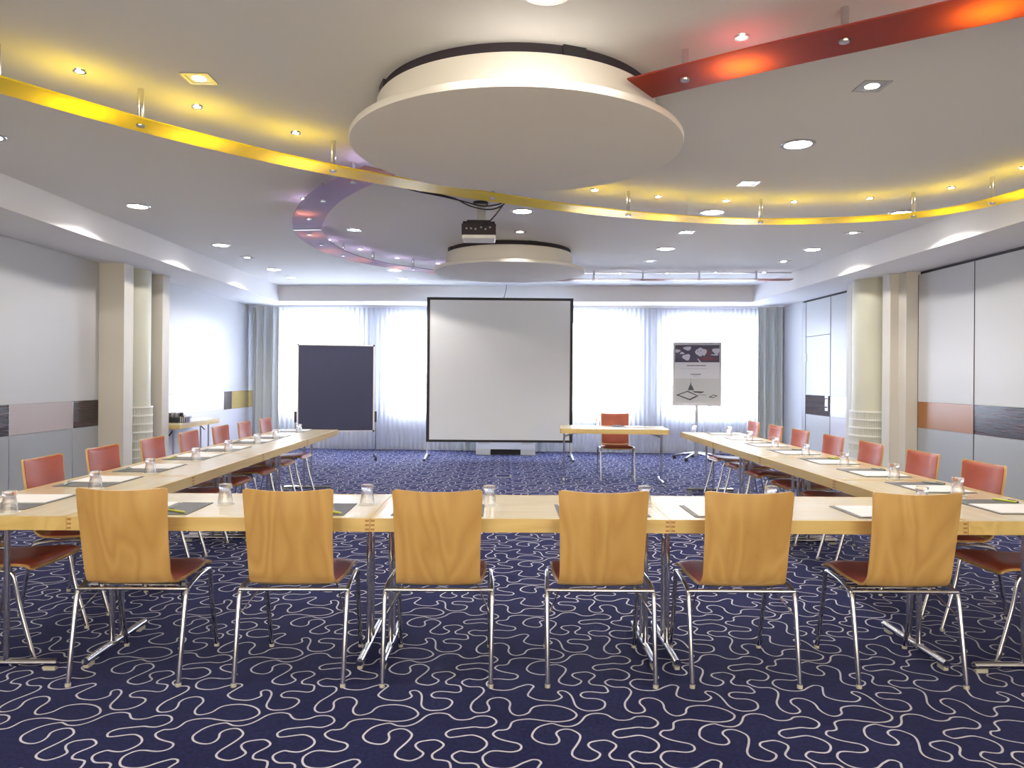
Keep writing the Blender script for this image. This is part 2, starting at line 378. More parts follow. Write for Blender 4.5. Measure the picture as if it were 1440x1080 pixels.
# pilasters and round columns
struct(MB().box(-4.826, -4.505, 8.79, 9.01, 0, SZ).build('trim_5', M['pilaster'], bevel=.004), 'left pilaster nearer the camera')
struct(MB().box(-4.826, -4.505, 9.775, 9.98, 0, SZ).build('trim_6', M['pilaster'], bevel=.004), 'left pilaster beyond the round column')
struct(MB().box(4.795, 5.076, 9.07, 9.26, 0, SZ).box(4.9, 5.076, 8.9, 9.07, 0, SZ).build('trim_7', M['pilaster'], bevel=.004), 'right stepped pilaster nearer the camera')
struct(MB().box(4.795, 5.076, 10.08, 10.23, 0, SZ).build('trim_8', M['pilaster'], bevel=.004), 'right pilaster beyond the round column')
def column(name, x, y, label):
    c = struct(MB().lathe([(.29, 0), (.29, SZ)], x, y, 64).build(name, M['column']), label)
    g = MB()
    for k in range(96):
        a = 2*PI*k/96
        if abs(math.sin(a*4)) < .15 and k % 2: pass
        px, py = x + .312*math.cos(a), y + .312*math.sin(a)
        Mx = Matrix.Translation((px, py, 0)) @ Matrix.Rotation(a, 4, 'Z')
        g.box(-.004, .004, -.0045, .0045, .02, .965, 0, Mx)
    for z in [.02 + .105*i for i in range(10)]:
        g.lathe([(.305, z), (.319, z), (.319, z+.022), (.305, z+.022), (.305, z)], x, y, 64, cap=False)
    g.build('radiator_grille', M['cream'], c)
column('column_left', -4.80, 9.41, 'round column with a slatted grille, left wall')
column('column_right', 4.93, 9.68, 'round column with a slatted grille, right wall')

# window wall
wf = MB()
W = [(-4.31, -2.76), (-2.2, -.62), (.75, 2.44), (2.97, 4.71)]
z0w, z1w = .72, 2.46
wf.box(-5.6, 5.6, .18, .43, 0, z0w); wf.box(-5.6, 5.6, .18, .43, z1w, CZ)
edges = [-5.6] + [e for w in W for e in w] + [5.6]
for k in range(0, len(edges), 2): wf.box(edges[k], edges[k+1], .18, .43, z0w, z1w)
struct(far('wall_front', M['exterior_wall'], wf), 'window wall behind the curtains')
for i, (a, b) in enumerate(W):
    f = .05; mb = MB(); mid = (a+b)/2
    mb.box(a, b, .27, .35, z0w, z0w+f).box(a, b, .27, .35, z1w-f, z1w).box(a, a+f, .27, .35, z0w+f, z1w-f).box(b-f, b, .27, .35, z0w+f, z1w-f).box(mid-.03, mid+.03, .27, .35, z0w+f, z1w-f)
    w = struct(far('window_%d' % (i+1), M['white_plastic'], mb), 'tall window behind the sheer curtains')
    MB().box(a+f, mid-.03, .305, .315, z0w+f, z1w-f).build('pane', M['pane'], w)
    MB().box(mid+.03, b-f, .305, .315, z0w+f, z1w-f).build('pane', M['pane'], w)

# ---------------------------------------------------------------- curtains
def curtain_mesh(x0, x1, z0, z1, amp, step, seed, y=0, gather=None, thick=0):
    rnd = random.Random(seed); mb = MB()
    xs = []; n = int((x1-x0)/step)
    ph = rnd.random()*6
    waves = [(rnd.uniform(.8, 1.2), rnd.random()*6) for _ in range(3)]
    rows = 16; P = []
    for r in range(rows+1):
        t = r/rows; z = z1 + (z0-z1)*t
        row = []
        for i in range(n+1):
            x = x0 + (x1-x0)*i/n
            k = 2*PI/(.125 if amp > .02 else .09)
            a = amp*(.75+.25*t)
            yy = y + a*math.sin(k*x*waves[0][0] + ph + .8*math.sin(2.1*x*waves[1][0]+waves[1][1]) + .25*math.sin(3*t+x*3)) + .35*a*math.sin(k*.37*x + waves[2][1])
            row.append(Vector((x, yy, z + (.004*math.sin(k*x) if r == rows else 0))))
        P.append(row)
    if thick:
        mb.shell(P, thick)
    else:
        cn = n+1
        mb.add([p for row in P for p in row], [(r*cn+i, r*cn+i+1, (r+1)*cn+i+1, (r+1)*cn+i) for r in range(rows) for i in range(n)])
    return mb
sheers = [(-4.28, -2.2, 'sheer white curtain behind the dark pinboard, at the left end'), (-2.62, -.96, 'sheer white curtain between the pinboard and the projection screen'),
          (.84, 2.62, 'sheer white curtain behind the speaker table, right of the screen'), (2.5, 4.66, 'sheer white curtain behind the poster stand, at the right end')]
for i, (a, b, lb) in enumerate(sheers):
    o = curtain_mesh(a, b, .03, SZ-.04, .018, .0085, 11+i, y=.0+.04*(i % 2)).build('sheer_curtain', M['sheer'], loc=(0, 13.65, 0), rz=FA)
    tag(o, lb, 'curtain', 'sheer curtains along the window wall')
drapes = [(-4.72, -4.22, 'grey drape gathered at the left corner of the window wall'), (4.60, 5.10, 'grey drape gathered at the right corner of the window wall'),
          (-.9, -.5, 'grey drape below the projection screen, left of the convector'), (.62, .79, 'narrow grey drape below the screen, right of the convector')]
for i, (a, b, lb) in enumerate(drapes):
    o = curtain_mesh(a, b, .02, SZ-.035, .062, .006, 31+i, y=-.085 if i < 2 else .0, thick=.004).build('drape', M['drape'], loc=(0, 13.65, 0), rz=FA)
    tag(o, lb, 'curtain', 'grey drapes')
tag(MB().box(-4.75, 5.0, -.02, .06, SZ-.03, SZ).build('curtain_rail', M['alu'], loc=(0, 13.65, 0), rz=FA), 'slim curtain rail under the soffit above the windows', 'curtain rail')
cv = thing('convector', 'low white convector heater on the floor under the projection screen', 'heater', (.055, 13.2, 0), -.05)
MB().box(-.53, .53, -.09, .09, .10, .40).build('casing', M['white_plastic'], cv, bevel=.006)
for s in (-1, 1):
    MB().box(s*.40-.13, s*.40+.13, -.10, .09, 0, .10).build('foot', M['cream'], cv, bevel=.004)
    g = MB()
    for k in range(8): g.box(s*.39-.1, s*.39+.1, -.096, -.089, .20+.018*k, .208+.018*k)
    g.build('vent_grille', M['steel'], cv)
MB().box(-.27, .27, -.02, .08, 0, .10).build('plinth', M['black'], cv)
# ---------------------------------------------------------------- ceiling discs
def ceiling_disc(y, label):
    t = thing('ceiling_disc', label, 'ceiling panel', (.065, y, 0), 0, 'round suspended ceiling discs')
    MB().lathe([(.92, 2.70), (.944, 2.703), (.947, 2.715), (.947, 2.73), (.94, 2.741), (.80, 2.741)], 0, 0, 128).build('plate', M['disc'], t)
    MB().lathe([(.795, 2.741), (.795, 2.925), (.785, 2.93), (.6, 2.93)], 0, 0, 128).build('drum', M['disc'], t)
    MB().lathe([(.772, 2.93), (.772, 2.98)], 0, 0, 96).build('dark_shade', M['dark_shade'], t)  # dark cylinder stands in for the shade between drum and ceiling
    for a in (.35, 1.92, 3.49, 5.06):
        Mx = Matrix.Rotation(a, 4, 'Z')
        MB().box(.772, .786, -.06, .06, 2.93, 2.98, 0, Mx).build('bracket', M['dark'], t)
    return t
ceiling_disc(4.26, 'large round pale disc hanging from the ceiling in the foreground')
ceiling_disc(9.30, 'smaller looking round pale disc farther off, beyond the projector')

# ---------------------------------------------------------------- coloured strips
def strip(name, label, pts, width, z, mat, hangers, wires=(), joint=None, per=8, square=True):
    """flat band of acrylic following a curve, on metal standoffs"""
    t = thing(name, label, 'ceiling strip', (pts[0][0], pts[0][1], 0), 0)
    o = Vector((pts[0][0], pts[0][1], 0))
    c = spline([(x, y, 0) for x, y in pts], per)
    mb = MB(); vs = []; n = len(c)
    for i, p in enumerate(c):
        d = (c[min(i+1, n-1)] - c[max(i-1, 0)]).normalized(); q = Vector((-d.y, d.x, 0))*width/2
        for s, zz in ((1, z), (-1, z), (-1, z+.008), (1, z+.008)):
            vs.append(p - o + q*s + Vector((0, 0, zz)))
    fs = []
    for i in range(n-1):
        a = 4*i
        for k in range(4): fs.append((a+k, a+(k+1) % 4, a+4+(k+1) % 4, a+4+k))
    fs += [(3, 2, 1, 0), (4*n-4, 4*n-3, 4*n-2, 4*n-1)]
    mb.add(vs, fs).build('acrylic_band', mat, t, fix=True)
    for (x, y) in hangers:
        p = Vector((x, y, 0)) - o
        s = MB().lathe([(.016, z+.008), (.016, CZ)], p.x, p.y, 14).build('standoff', M['chrome'], t)
        MB().lathe([(.020, z-.012), (.023, z-.008), (.023, z)], p.x, p.y, 14).build('bolt_cap', M['steel'], s)
    for (x, y) in wires:
        p = Vector((x, y, 0)) - o
        MB().tube([(p.x, p.y, z+.008), (p.x, p.y, CZ)], .002, 6).build('wire', M['steel'], t)
    if joint:
        x, y, a = joint; p = Vector((x, y, 0)) - o
        MB().box(-width/2, width/2, -.012, .012, z-.004, z+.012, 0, Matrix.Translation(p) @ Matrix.Rotation(a, 4, 'Z')).build('joint_bar', M['steel'], t)
    return t
YP = [(-4.0,.6),(-3.45,1.85),(-2.95,2.85),(-2.437,3.578),(-2.034,4.12),(-1.62,4.58),(-1.164,4.99),(-.60,5.40),(-.091,5.70),(.46,6.0),(1.051,6.25),(1.66,6.42),(2.261,6.48),(2.90,6.40),(3.448,6.18),(3.72,5.87),(3.86,5.42),(3.9,4.95)]
strip('yellow_ceiling_strip', 'long curved yellow acrylic strip sweeping below the ceiling across the room', YP, .235, 2.78, M['yellow'],
      [(-2.028,4.12),(-1.161,4.99),(-.091,5.70),(1.053,6.25),(2.267,6.48),(3.455,6.175),(3.80,5.69)], [(-2.437,3.578),(1.60,6.41)])
strip('orange_ceiling_strip', 'straight orange red acrylic strip pointing at the large disc, upper right', [(.675,3.68),(1.15,3.33),(1.6,3.03),(2.3,2.57),(3.2,1.97)], .285, 2.84, M['orange'],
      [(.868,3.545),(1.445,3.12),(2.02,2.75),(2.6,2.37)])
PP = [(-.865,5.19),(-1.15,5.53),(-1.503,6.09),(-1.80,6.80),(-1.975,7.46),(-2.02,8.15),(-1.93,8.86),(-1.68,9.46),(-1.26,9.96),(-.8,10.33),(-.2,10.6)]
strip('violet_ceiling_strip', 'curved violet acrylic strip below the ceiling, left of the projector', PP, .28, 2.84, M['purple'],
      [(-1.13,5.50),(-1.50,6.10),(-1.80,6.80),(-1.99,7.55),(-2.02,8.15),(-1.93,8.86),(-1.68,9.46),(-1.23,9.98)], [], (-1.955, 7.335, -.15))
strip('far_ceiling_strip', 'thin far reddish strip hanging across the ceiling before the windows', [(.45,11.02),(1.2,10.94),(2.2,10.87),(3.2,10.79),(4.2,10.70)], .2, 2.84, M['brown'],
      [(1.337,10.935),(2.06,10.885),(2.878,10.82),(3.70,10.745)])

# ---------------------------------------------------------------- ceiling lights
def lamp(parent, z, power, angle, blend, color, size, loc=(0,0)):
    l = bpy.data.lights.new('bulb', 'SPOT'); l.energy = power; l.spot_size = math.radians(angle); l.spot_blend = blend
    l.color = color; l.shadow_soft_size = size
    o = bpy.data.objects.new('bulb', l); col.objects.link(o); o.parent = parent; o.location = (loc[0], loc[1], z)
    return o
ORD = ['first', 'second', 'third', 'fourth', 'fifth', 'sixth', 'seventh', 'eighth', 'ninth']
COLN = {-3.47: 'column beside the left soffit', -1.64: 'column left of the discs', .17: 'column between the discs', 1.98: 'column right of the discs', 3.77: 'column beside the right soffit'}
WARM = (1, .93, .84)
def downlight(x, y, label, P):
    t = thing('round_downlight', label, 'ceiling light', (x, y, 0), 0, 'round recessed downlights')
    MB().lathe([(.088, CZ-.006), (.112, CZ-.006), (.115, CZ)], 0, 0, 40, cap=False).build('trim_ring', M['steel'], t)
    MB().lathe([(.001, CZ-.004), (.088, CZ-.004)], 0, 0, 40, cap=False).build('lens', M['lens'], t)
    lamp(t, CZ-.03, P, 144, .10, WARM, .06)
def square_light(x, y, label, P):
    t = thing('square_downlight', label, 'ceiling light', (x, y, 0), 0, 'square recessed downlights')
    a, b = .055, .075
    MB().box(-b, b, -b, -a, CZ-.006, CZ).box(-b, b, a, b, CZ-.006, CZ).box(-b, -a, -a, a, CZ-.006, CZ).box(a, b, -a, a, CZ-.006, CZ).build('bezel', M['steel'], t)
    MB().box(-a, a, -a, a, CZ-.003, CZ-.001).build('reflector', M['steel'], t)
    MB().lathe([(.001, CZ-.004), (.036, CZ-.004)], 0, 0, 30, cap=False).build('lens', M['lens'], t)
    lamp(t, CZ-.03, P, 120, .3, WARM, .04)
def spotlight(x, y, label, P):
    t = thing('ceiling_spotlight', label, 'ceiling light', (x, y, 0), 0, 'small bright ceiling spots')
    MB().lathe([(.020, CZ-.008), (.032, CZ-.008), (.034, CZ)], 0, 0, 24, cap=False).build('trim_ring', M['chrome'], t)
    MB().lathe([(.001, CZ-.007), (.020, CZ-.007)], 0, 0, 20, cap=False).build('lens', M['spot_lens'], t)
    lamp(t, CZ-.02, P, 150, .8, (1, .86, .66), .02)
RP, SP, KP = 52, 24, 4
rounds = {-3.47: [4.97, 7.0, 9.05, 11.1], -1.64: [11.05], .17: [3.02, 7.04], 1.98: [4.95, 7.0, 9.0], 3.77: [6.95, 8.95]}
for x, yl in rounds.items():
    for i, y in enumerate(yl):
        downlight(x, y, 'round downlight, %s in the %s' % ('the only round one' if len(yl) == 1 else ORD[i] + ' round one from the camera', COLN[x]), RP)
downlight(-1.64, 2.97, 'round downlight at the top edge of the picture, left of the large disc', RP)
squares = {-3.47: [9.98, 11.98], -1.64: [3.96, 8.02, 12.0], .17: [8.04], 1.98: [3.95, 5.95, 7.96, 9.96], 3.77: [7.9, 9.88]}
for x, yl in squares.items():
    for i, y in enumerate(yl):
        square_light(x, y, 'small square downlight, %s in the %s' % ('the only square one' if len(yl) == 1 else ORD[i] + ' square one from the camera', COLN[x]), SP)
for i, (x, y) in enumerate([(-2.23,3.88),(-1.82,4.37),(-1.367,4.82)]): spotlight(x, y, 'small bright spot over the yellow strip left of the large disc, %s from the left' % ORD[i], KP*1.7)
for i, (x, y) in enumerate([(.76,6.2),(1.339,6.40),(1.971,6.52),(2.582,6.53),(3.187,6.38),(3.667,6.0),(3.85,5.42)]): spotlight(x, y, 'small bright spot over the yellow strip right of the large disc, %s from the left' % ORD[i], KP*1.5)
for (x, y), s in zip([(1.094,3.40),(1.9,2.86)], ['nearer its pointed end', 'farther from its pointed end']): spotlight(x, y, 'small bright spot over the orange strip, ' + s, KP*1.3)
for i, (x, y) in enumerate([(-1.0,5.34),(-1.80,6.62),(-1.98,7.62),(-2.047,8.6),(-1.80,9.231),(-1.43,9.88),(-.925,10.32)]): spotlight(x, y, 'small bright spot over the violet strip, %s from the camera' % ORD[i], KP*.7)
for i, (x, y) in enumerate([(1.761,11.138),(2.46,11.091),(3.162,10.969),(3.866,10.878)]): spotlight(x, y, 'small bright spot behind the far reddish strip, %s from the left' % ORD[i], KP*.3)

# ---------------------------------------------------------------- projector
pj = thing('projector', 'black projector hanging from the ceiling between the two discs', 'projector', (-.228, 6.7, 0))
MB().lathe([(.07, CZ-.02), (.07, CZ)], .01, 0, 24).build('ceiling_plate', M['dark'], pj)
MB().box(-.02, .06, -.03, .03, 2.79, CZ-.02).build('mount_pole', M['steel'], pj, bevel=.004)
bd = MB()
for z0, z1, k in ((2.665, 2.765, 1), (2.765, 2.785, .93), (2.785, 2.797, .7)):
    bd.poly([(-.155*k,-.11),(.155*k,-.11),(.15*k,.13),(-.15*k,.13)], z0, z1)
bd.build('body', M['dark_shade'], pj, bevel=.006)
MB().poly([(-.15,-.112),(.15,-.112),(.145,.128),(-.145,.128)], 2.63, 2.668).build('lower_casing', M['white_plastic'], pj, bevel=.012)
for k, (x, z) in enumerate([(-.11,2.72),(-.07,2.72),(-.03,2.715),(.02,2.73),(.06,2.715),(.10,2.73)]):
    MB().box(x-.008, x+.008, -.114, -.109, z-.007, z+.007).build('connector', M['pen_grey'], pj)
MB().lathe([(.001,0),(.035,0),(.04,.03)], 0, 0, 20, cap=False).build('lens_barrel', M['dark'], pj).matrix_local = Matrix.Translation((.06, .13, 2.73)) @ Matrix.Rotation(-PI/2, 4, 'X')
cb = MB()
cb.tube(spline([(-.92,6.05,2.97),(-.75,6.15,2.94),(-.52,6.3,2.93),(-.36,6.42,2.92),(-.20,6.5,2.90),(-.06,6.52,2.92),(.02,6.55,2.965)], 8), .006, 6)
cb.tube(spline([(-.70,6.2,2.95),(-.45,6.33,2.93),(-.30,6.42,2.88),(-.14,6.46,2.86),(-.03,6.5,2.90),(.02,6.55,2.965)], 8), .006, 6)
cb.tube(spline([(-.02,6.53,2.91),(-.08,6.5,2.82),(-.15,6.52,2.75),(-.19,6.575,2.725)], 8), .007, 6)
tag(cb.build('hanging_cable', M['dark']), 'black cables looping along the ceiling down to the projector', 'cable')

# ---------------------------------------------------------------- projection screen
sc = thing('projection_screen', 'big white projection screen with a black border on floor feet', 'projection screen', (-.058, 12.5, 0))
MB().box(-1.19, 1.19, -.004, .004, .32, 2.69).build('screen_fabric', M['screen'], sc)
b = MB()
b.box(-1.242, -1.19, -.008, .008, .28, 2.735).box(1.19, 1.242, -.008, .008, .28, 2.735).box(-1.19, 1.19, -.008, .008, .28, .32).box(-1.19, 1.19, -.008, .008, 2.69, 2.735)
b.build('border', M['black'], sc)
for s in (-1, 1):
    MB().box(s*1.225-.015, s*1.225+.015, .01, .035, .03, 2.6).build('upright', M['alu'], sc, bevel=.003)
    f = MB().tube([(s*1.225, -.42, .03), (s*1.225, -.02, .075), (s*1.225, .38, .03)], .016, 8).build('foot', M['alu'], sc)
    for y in (-.41, .37): MB().lathe([(.02, 0), (.02, .03)], s*1.225, y, 10).build('rubber_foot', M['rubber'], f)
tag(MB().tube(spline([(.045,12.66,2.98),(.04,12.62,2.9),(.02,12.55,2.80),(.0,12.51,2.735)], 6), .005, 6).build('screen_cord', M['dark']), 'thin black cord from the ceiling to the top of the screen', 'cord')

# ---------------------------------------------------------------- pinboard
pb = thing('pinboard', 'dark blue grey felt pinboard on wheels before the left window', 'pinboard', (-2.76, 12.2, 0), .20)
MB().box(-.60, .60, -.012, .012, .485, 1.885).build('felt_panel', M['felt'], pb)
f = MB(); f.box(-.62,.62,-.018,.018,1.885,1.905).box(-.62,.62,-.018,.018,.465,.485).box(-.62,-.60,-.018,.018,.485,1.885).box(.60,.62,-.018,.018,.485,1.885)
f.build('frame', M['alu'], pb)
c = MB()
for x in (-.61, .61):
    for z in (1.895, .475): c.box(x-.014, x+.014, -.022, .022, z-.014, z+.014)
c.build('corner_cap', M['dark'], pb)
for s in (-1, 1):
    u = MB().tube([(s*.645, 0, .1), (s*.645, 0, .80)], .013, 10).build('upright', M['chrome'], pb)
    MB().box(s*.645-.018, s*.645+.018, -.02, .02, .62, .80).build('clamp', M['dark'], u)
    fb = MB().tube([(s*.645, -.27, .085), (s*.645, .27, .085)], .015, 10).build('foot_bar', M['chrome'], pb)
    for y in (-.26, .26):
        cs = MB().tube([(s*.645-.02, y, .033), (s*.645+.02, y, .033)], .033, 16).tube([(s*.645, y, .03), (s*.645, y, .085)], .008, 8)
        cs.build('castor', M['rubber'], fb)

# ---------------------------------------------------------------- poster stand
ps = thing('poster_stand', 'grey poster stand with a framed picture poster, right of the speaker table', 'poster stand', (3.30, 12.5, 0), -.27)
MB().tube([(0,0,.1),(0,0,1.1)], .024, 14).build('pole', M['steel'], ps)
MB().tube([(0,0,.07),(0,0,.16)], .04, 16).build('hub', M['steel'], ps)
for k in range(5):
    a = 2*PI*k/5 + .5
    lg = MB().tube([(0.02*math.cos(a),.02*math.sin(a),.12),(.2*math.cos(a),.2*math.sin(a),.10),(.37*math.cos(a),.37*math.sin(a),.065)], [.018,.016,.012], 8).build('base_arm', M['chrome'], ps)
    cx, cy = .37*math.cos(a), .37*math.sin(a)
    MB().tube([(cx-.018*math.sin(a), cy+.018*math.cos(a), .03), (cx+.018*math.sin(a), cy-.018*math.cos(a), .03)], .03, 14).build('castor', M['rubber'], lg)
tilt = Matrix.Translation((0, -.04, .985)) @ Matrix.Rotation(math.radians(-12), 4, 'X')
def pst(name, mats, mb, parent=ps):
    return mb.build(name, mats, parent, smooth=False)
# local board coordinates: x across, z up, front face towards -y
w2, hb = .405, 1.10
fr = MB()
for (a, b, c, d) in [(-w2, w2, -.06, -.01), (-w2, w2, hb-.10, hb-.05), (-w2, -w2+.035, -.01, hb-.10), (w2-.035, w2, -.01, hb-.10)]:
    fr.box(a, b, -.02, .015, c, d, 0, tilt)
pst('snap_frame', M['silver'], fr)
sh = MB()
x0, x1, zb, zt = -w2+.035, w2-.035, -.01, hb-.10
sh.box(x0, x1, -.004, .010, zb, zt, 0, tilt)
def P2(u, v): return (x0 + (x1-x0)*u, zb + (zt-zb)*v)
def flat(pts, mi, d):
    vs = []
    for u, v in pts:
        x, z = P2(u, v); vs.append(tilt @ Vector((x, -.004 - d, z)))
    sh.add(vs, [tuple(range(len(vs)))], mi)
flat([(0,.70),(1,.70),(1,1),(0,1)], 1, .001)
flat([(0,0),(1,0),(1,.42),(0,.42)], 5, .001)
def blob(cx, cy, rx, ry, mi, d=.002, n=12, rot=0):
    pts = []
    for k in range(n):
        a = 2*PI*k/n; r = 1 + .18*math.sin(3*a + cx*20)
        x = rx*r*math.cos(a); y = ry*r*math.sin(a)
        pts.append((min(1, max(0, cx + x*math.cos(rot) - y*math.sin(rot))), min(1, max(.705, cy + x*math.sin(rot) + y*math.cos(rot)))))
    flat(pts, mi, d)
for c in [(.06,.90,.06,.03,2),(.28,.945,.09,.035,2),(.16,.86,.05,.02,2),(.26,.79,.09,.055,2),(.55,.88,.085,.075,2),(.66,.88,.06,.06,2),(.74,.87,.05,.06,3),(.93,.90,.09,.05,2),(.90,.83,.09,.012,2),(.75,.76,.2,.025,3)]: blob(*c)
flat([(.50,.76),(.53,.76),(.60,.70),(.56,.70)], 2, .003)
flat([(.505,.89),(.525,.89),(.525,.905),(.505,.905)], 1, .003); flat([(.57,.89),(.59,.89),(.59,.905),(.57,.905)], 1, .003)
rnd = random.Random(3)
def textline(u0, u1, v, hgt, gap):
    u = u0
    while u < u1:
        w = rnd.uniform(.012, .045); flat([(u, v), (min(u+w, u1), v), (min(u+w, u1), v+hgt), (u, v+hgt)], 4, .002); u += w + gap
textline(.27, .70, .635, .016, .008); textline(.14, .72, .59, .003, .006); textline(.36, .59, .485, .013, .004); textline(.41, .55, .46, .004, .004)
flat([(.30,.215),(.44,.215),(.41,.27),(.375,.315),(.37,.34),(.355,.34),(.35,.31),(.325,.27)], 4, .002)
flat([(.367,.33),(.372,.33),(.372,.42),(.367,.42)], 4, .002)
flat([(.03,.13),(.35,.04),(.55,.12),(.30,.205)], 4, .002); flat([(.10,.13),(.34,.065),(.49,.125),(.29,.185)], 5, .003)
flat([(.40,.20),(.68,.195),(.60,.165),(.45,.175)], 4, .002); flat([(.55,.135),(.72,.13),(.72,.136),(.55,.141)], 4, .002)
flat([(.76,.10),(.85,.085),(.97,.125),(.88,.145)], 4, .002); flat([(.81,.105),(.85,.098),(.93,.122),(.88,.132)], 5, .003)
flat([(0,.235),(.30,.262),(.30,.266),(0,.239)], 2, .002)
pst('poster', [M['poster_white'], M['poster_dark'], M['poster_light'], M['poster_red'], M['poster_ink'], M['poster_mid']], sh)

# ---------------------------------------------------------------- side table with tea things
stb = thing('wall_table', 'narrow pale folding table standing along the left wall', 'table', (-4.59, 10.78, 0), PI/2)
MB().box(-.70,.70,-.19,.19,.70,.722).build('tabletop', M['top_wood'], stb)
MB().box(-.70,.70,-.19,-.17,.645,.70).box(-.70,.70,.17,.19,.645,.70).box(-.70,-.68,-.17,.17,.645,.70).box(.68,.70,-.17,.17,.645,.70).build('edge_frame', M['edge_wood'], stb)
for s in (-1, 1):
    for y in (-.06, .06):
        MB().tube([(s*.60, y, .03), (s*.60, y, .65)], .014, 10).build('leg', M['steel'], stb)
    MB().tube([(s*.60, -.16, .02), (s*.60, .16, .02)], .018, 10).build('foot', M['steel'], stb)
    MB().tube([(s*.60, 0, .55), (s*.38, 0, .66)], .009, 8).build('brace', M['dark'], stb)
tc = thing('tea_caddy', 'dark and clear tea bag caddy on the narrow wall table', 'caddy', (-4.55, 10.32, .722))
MB().box(-.12,.05,-.09,.09,0,.07).build('tray', M['dark'], tc, bevel=.004)
MB().box(.055,.17,-.09,.09,0,.005).box(.055,.17,-.09,-.086,.005,.09).box(.055,.17,.086,.09,.005,.09).box(.166,.17,-.086,.086,.005,.09).build('clear_box', M['glass'], tc)
for k in range(7):
    MB().box(.065+.013*k, .073+.013*k, -.07, .07, .006, .075 + .01*(k % 3)).build('sachet', M['paper'] if k % 2 else M['dark'], tc)
for k in range(6):
    a = k*1.1
    MB().lathe([(.022,.07),(.030,.10),(.028,.135)], -.09+.028*k, -.04+.07*(k % 2), 12).build('cup', M['dark'] if k % 2 else M['steel'], tc)
ol = thing('floor_outlet', 'small square outlet cover set into the carpet beyond the tables', 'outlet', (.01, 10.32, 0), .05)
MB().box(-.11,.11,-.14,-.125,0,.006).box(-.11,.11,.125,.14,0,.006).box(-.11,-.095,-.125,.125,0,.006).box(.095,.11,-.125,.125,0,.006).build('frame', M['steel'], ol)
MB().box(-.095,.095,-.125,.125,0,.004).build('cover', M['carpet'], ol)
# ---------------------------------------------------------------- chairs
PROF = [(-.206,.892),(-.199,.80),(-.182,.68),(-.160,.56),(-.146,.495),(-.124,.462),(-.090,.449),(0,.449),(.12,.456),(.20,.461),(.255,.455),(.285,.437)]
prof = spline([(0, y, z) for y, z in PROF], 6)
S = [0]
for i in range(1, len(prof)): S.append(S[-1] + (prof[i]-prof[i-1]).length)
LEN = S[-1]
def pat(s):
    s = min(max(s, 0), LEN)
    for i in range(1, len(S)):
        if S[i] >= s:
            t = (s - S[i-1])/(S[i]-S[i-1]); return prof[i-1].lerp(prof[i], t)
    return prof[-1].copy()
def halfw(s):
    z = s/LEN
    return .199 - .009*min(1, z/.42) + .022*min(1, max(0, (z-.47)/.3)) - .003*math.sin(PI*min(1, z/.42))
def surf(u, s):
    """point on the sitter's face of the shell, u in -1..1 across, s along the profile"""
    p = pat(s); w = halfw(s)
    k = max(0, min(1, (p.z-.48)/.3))
    dish = .036*(1-u*u)
    return Vector((u*w, p.y - dish*k, p.z - (.006*(1-u*u) if k == 0 else .009*(1-u*u)*max(0, (p.z-.76)/.12))))
def rows_cols(s0, s1, inset, r, nr, nc):
    out = []
    for i in range(nr+1):
        t = i/nr; t = .5 - .5*math.cos(PI*t) if True else t
        s = s0 + (s1-s0)*(t*.6 + (i/nr)*.4)
        d = min(s-s0, s1-s)
        cut = 0 if d > r else r - math.sqrt(max(0, r*r-(r-d)**2))
        w = halfw(s); um = (w - inset - cut)/w
        out.append((s, um))
    return [[(um*(-1 + 2*j/nc), s) for j in range(nc+1)] for s, um in out]
def chair_shell():
    G = rows_cols(0, LEN, 0, .013, 44, 14)
    return MB().shell([[surf(u, s) for u, s in r] for r in G], .011)
def pad(s0, s1, inset, th):
    G = rows_cols(s0, s1, inset, .016, 20, 12)
    nr = len(G)-1; nc = len(G[0])-1; P = []
    for i, r in enumerate(G):
        row = []
        for j, (u, s) in enumerate(r):
            e = 1e-3
            du = surf(u+e, s)-surf(u-e, s); ds = surf(u, min(LEN, s+e))-surf(u, max(0, s-e))
            n = du.cross(ds).normalized()
            edge = min(i, nr-i, j*1.2, (nc-j)*1.2)
            row.append(surf(u, s) + n*(.003 + th*min(1, edge/2.2)**.6))
        P.append(row)
    return MB().shell(P, .0025) if False else pad_solid(P, G)
def pad_solid(P, G):
    R = len(P); C = len(P[0]); mb = MB()
    vs = [p for r in P for p in r] + [surf(u, s) for r in G for u, s in r]
    o = R*C; fs = []
    for i in range(R-1):
        for j in range(C-1):
            a = i*C+j; fs.append((a, a+1, a+C+1, a+C)); fs.append((o+a, o+a+C, o+a+C+1, o+a+1))
    rim = [j for j in range(C)] + [i*C+C-1 for i in range(1, R)] + [(R-1)*C+j for j in range(C-2, -1, -1)] + [i*C for i in range(R-2, 0, -1)]
    for k in range(len(rim)):
        a = rim[k]; b = rim[(k+1) % len(rim)]; fs.append((a, o+a, o+b, b))
    return mb.add(vs, fs)
s_bend = [s for s in S if pat(s).z < .474][0]
s_seat = [s for s in S if pat(s).y > -.108 and pat(s).z < .47][0]
